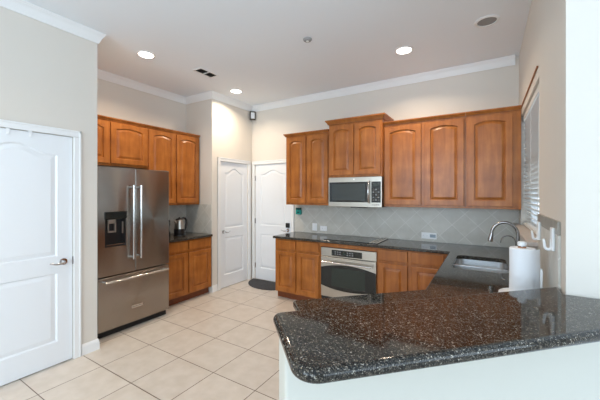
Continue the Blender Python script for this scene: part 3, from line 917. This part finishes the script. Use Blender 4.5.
# outlet plates on the back splash
def plate(x, z, wd, ht, label, name, horizontal=False, double=False):
    t = thing(name, label, 'outlet' if name == 'wall_outlet' else 'switch', (x, YB - SPL - 0.0005, z), 0)
    b = bmesh.new(); box(b, -wd / 2, wd / 2, -0.006, 0, -ht / 2, ht / 2, bev=0.0025); obj('cover_plate', b, M['white'], t)
    if name == 'wall_switch' :
        b = bmesh.new(); box(b, -0.017, 0.017, -0.010, -0.005, -0.033, 0.033, bev=0.002); obj('rocker', b, M['white'], t)
        return t
    offs = [0.0] if not double else [-wd / 4]
    for o_ in offs:
        for k in (-1, 1):
            b = bmesh.new(); box(b, o_ + k * 0.022 - 0.014, o_ + k * 0.022 + 0.014, -0.0085, -0.005, -0.015, 0.015, bev=0.002); s = obj('socket', b, M['white'], t)
            b = bmesh.new(); box(b, o_ + k * 0.022 - 0.006, o_ + k * 0.022 + 0.006, -0.0092, -0.008, 0.004, 0.006); box(b, o_ + k * 0.022 - 0.006, o_ + k * 0.022 + 0.006, -0.0092, -0.008, -0.006, -0.004)
            obj('slot', b, M['outlet_slot'], s)
    if double:
        b = bmesh.new(); box(b, wd / 4 - 0.035, wd / 4 + 0.035, -0.011, -0.005, -0.02, 0.02, bev=0.002); obj('rocker', b, M['grey_switch'], t)
    return t
plate(-2.345, 1.010, 0.085, 0.118, 'white switch plate on the tiles left of the oven', 'wall_switch')
plate(-2.185, 0.995, 0.120, 0.078, 'white sideways outlet beside the white switch plate', 'wall_outlet')
plate(-0.645, 0.990, 0.185, 0.082, 'wide white outlet plate with blue-grey switch right of the cooktop', 'wall_outlet', double=True)

# teal gadget hanging by the door trim
tg = thing('teal_holder', 'small teal holder stuck on the tiles under the left wall cabinet', 'holder', (-2.635, YB - SPL - 0.0005, 1.255))
b = bmesh.new(); box(b, -0.052, 0.052, -0.035, 0, -0.055, 0.020, bev=0.008, seg=3); obj('cup', b, M['teal'], tg)
b = bmesh.new(); box(b, -0.045, 0.045, -0.045, 0, 0.0205, 0.055, bev=0.008, seg=3); obj('lid', b, M['teal_dark'], tg)
b = bmesh.new(); box(b, -0.022, 0.024, -0.0375, -0.034, -0.030, -0.010, bev=0.001); obj('sticker', b, M['teal_dark'], tg)

# kettle and coffee maker on the alcove worktop
kt = thing('electric_kettle', 'steel electric kettle with black handle and base on the short worktop', 'kettle', (-3.90, 2.93, GT + 0.0005), PI / 2)
b = bmesh.new(); lathe(b, [(0.080, 0), (0.082, 0.006), (0.080, 0.022), (0.070, 0.026)]); obj('base', b, M['black'], kt)
b = bmesh.new(); lathe(b, [(0.074, 0.027), (0.076, 0.04), (0.076, 0.095), (0.0745, 0.105)]); obj('lower_band', b, M['black'], kt)
b = bmesh.new(); lathe(b, [(0.074, 0.1055), (0.072, 0.13), (0.064, 0.19), (0.056, 0.235), (0.052, 0.240)]); obj('body', b, M['steel_light'], kt)
b = bmesh.new(); lathe(b, [(0.053, 0.2405), (0.050, 0.250), (0.03, 0.258), (0.012, 0.262), (0.012, 0.275), (0.003, 0.277)]); obj('lid', b, M['black'], kt)
b = bmesh.new()
pts = [(0.045, 0, 0.245), (0.07, 0, 0.262), (0.10, 0, 0.255), (0.118, 0, 0.225), (0.120, 0, 0.17), (0.112, 0, 0.11), (0.095, 0, 0.075), (0.07, 0, 0.065)]
tube(b, pts, 0.015, seg=12); obj('handle', b, M['black'], kt)
b = bmesh.new(); tube(b, [(-0.052, 0, 0.19), (-0.075, 0, 0.215), (-0.090, 0, 0.235)], 0.02, radii=[0.022, 0.016, 0.010]); obj('spout', b, M['steel_light'], kt)
cm = thing('coffee_grinder', 'small black coffee grinder half hidden by the refrigerator', 'grinder', (-3.97, 2.76, GT + 0.0005))
b = bmesh.new(); lathe(b, [(0.055, 0), (0.06, 0.006), (0.058, 0.06), (0.045, 0.08), (0.043, 0.14), (0.052, 0.16)]); obj('body', b, M['black'], cm)
b = bmesh.new(); lathe(b, [(0.052, 0.161), (0.056, 0.17), (0.056, 0.235), (0.045, 0.245), (0.004, 0.248)]); obj('hopper', b, M['glass_black'], cm)

# over-door hooks on the left door
for y, lb in ((0.862, 'white over-door hook farther from the door handle'), (1.004, 'white over-door hook nearer to the door handle')):
    b = bmesh.new()
    box(b, -0.006, 0.009, -0.012, 0.012, -0.004, 0.012, bev=0.001); box(b, 0.003, 0.007, -0.010, 0.010, -0.045, 0.0, bev=0.001)
    tube(b, [(0.006, 0, -0.040), (0.018, 0, -0.046), (0.022, 0, -0.034)], 0.0035, seg=8)
    o = obj('over_door_hook', b, M['white']); o.location = (XL - 0.004, y, DH - 0.002)
    tag(o, lb, 'hook', 'hooks over the left door')

# door mat: half round
b = bmesh.new()
L = [(0.46 * math.cos(th), -0.42 * math.sin(th)) for th in [PI * i / 28 for i in range(29)]]
slab(b, L, [], 0.012, 0.012, 0.004, 2)
o = obj('door_mat', b, M['mat']); o.location = (-3.14, YB - 0.020, 0)
tag(o, 'dark half-round door mat in front of the white doors', 'door mat')

# sensor in the upper corner
sn = thing('motion_sensor', 'small dark-framed white motion sensor high in the corner above the white doors', 'sensor', (XE + 0.052, YB - 0.052, 2.865), math.radians(45))
b = bmesh.new(); box(b, -0.052, 0.052, -0.025, 0.006, -0.0, 0.155, bev=0.008, seg=3); obj('housing', b, M['sensor'], sn)
b = bmesh.new(); box(b, -0.034, 0.034, -0.030, -0.024, 0.022, 0.133, bev=0.002); obj('lens', b, M['white'], sn)

# ceiling lights
def can(x, y, label):
    t = thing('ceiling_light', label, 'ceiling light', (x, y, H), 0, 'recessed ceiling lights')
    b = bmesh.new(); lathe(b, [(0.098, -0.0005), (0.098, -0.005), (0.080, -0.009), (0.078, -0.0005)], seg=40); obj('trim_ring', b, M['trim'], t)
    b = bmesh.new(); lathe(b, [(0.077, -0.001), (0.077, -0.006), (0.05, -0.010), (0.004, -0.012)], seg=40); obj('lens', b, M['lamp'], t)
    l = bpy.data.lights.new('lamp', 'AREA'); l.shape = 'DISK'; l.size = 0.15; l.energy = LAMP_W; l.spread = math.radians(145); l.color = (1, 0.80, 0.58)
    lo = bpy.data.objects.new('lamp', l); COL.objects.link(lo); lo.parent = t; lo.location = (0, 0, -0.016)
can(-3.30, 2.04, 'lit round recessed ceiling light in front of the refrigerator alcove')
can(-3.29, 3.487, 'lit round recessed ceiling light near the two white doors')
can(-0.778, 3.461, 'lit round recessed ceiling light in front of the long wall cabinets')
can(-2.04, -0.4, 'added unseen round recessed fill light in the open room behind the bar')  # extra lamp out of view, added to light the kitchen more evenly
sp = thing('ceiling_speaker', 'round unlit ceiling speaker above the sink', 'speaker', (0.0, 3.278, H))
b = bmesh.new(); lathe(b, [(0.100, -0.0005), (0.100, -0.006), (0.080, -0.010), (0.078, -0.0005)], seg=40); obj('trim_ring', b, M['trim'], sp)
b = bmesh.new(); lathe(b, [(0.077, -0.0008), (0.077, -0.004), (0.004, -0.003)], seg=40); obj('grille', b, M['lightgrey'], sp)
sd = thing('smoke_detector', 'small round smoke detector in the middle of the ceiling', 'smoke detector', (-1.564, 2.699, H))
b = bmesh.new(); lathe(b, [(0.045, -0.0005), (0.045, -0.010), (0.036, -0.020), (0.003, -0.022)]); obj('housing', b, M['lightgrey'], sd)
b = bmesh.new(); cyl(b, (0, 0, -0.021), (0, 0, -0.027), 0.014); obj('sensor_cap', b, M['trim'], sd)
vt = thing('ceiling_vent', 'dark-slatted rectangular air vent in the ceiling', 'vent', (-3.125, 2.755, H), 0)
b = bmesh.new()
for q in [(-0.075, -0.058, -0.155, 0.155), (0.058, 0.075, -0.155, 0.155), (-0.058, 0.058, -0.155, -0.135), (-0.058, 0.058, 0.135, 0.155), (-0.058, 0.058, -0.008, 0.008)]:
    box(b, q[0], q[1], q[2], q[3], -0.009, -0.0005, bev=0.001)
obj('frame', b, M['trim'], vt)
b = bmesh.new(); box(b, -0.057, 0.057, -0.134, 0.134, -0.002, -0.0006); obj('backing', b, M['dark'], vt)
b = bmesh.new()
for s in (0, 1):
    for k in range(6):
        q = bmesh.new(); box(q, -0.007, 0.007, -0.061, 0.061, -0.0007, 0.0007)
        join(b, q, Matrix.Translation((-0.047 + 0.0188 * k, -0.0715 + 0.143 * s, -0.0072)) @ Matrix.Rotation(math.radians(28), 4, 'Y'))
obj('slats', b, M['vent_dark'], vt, smooth=False)
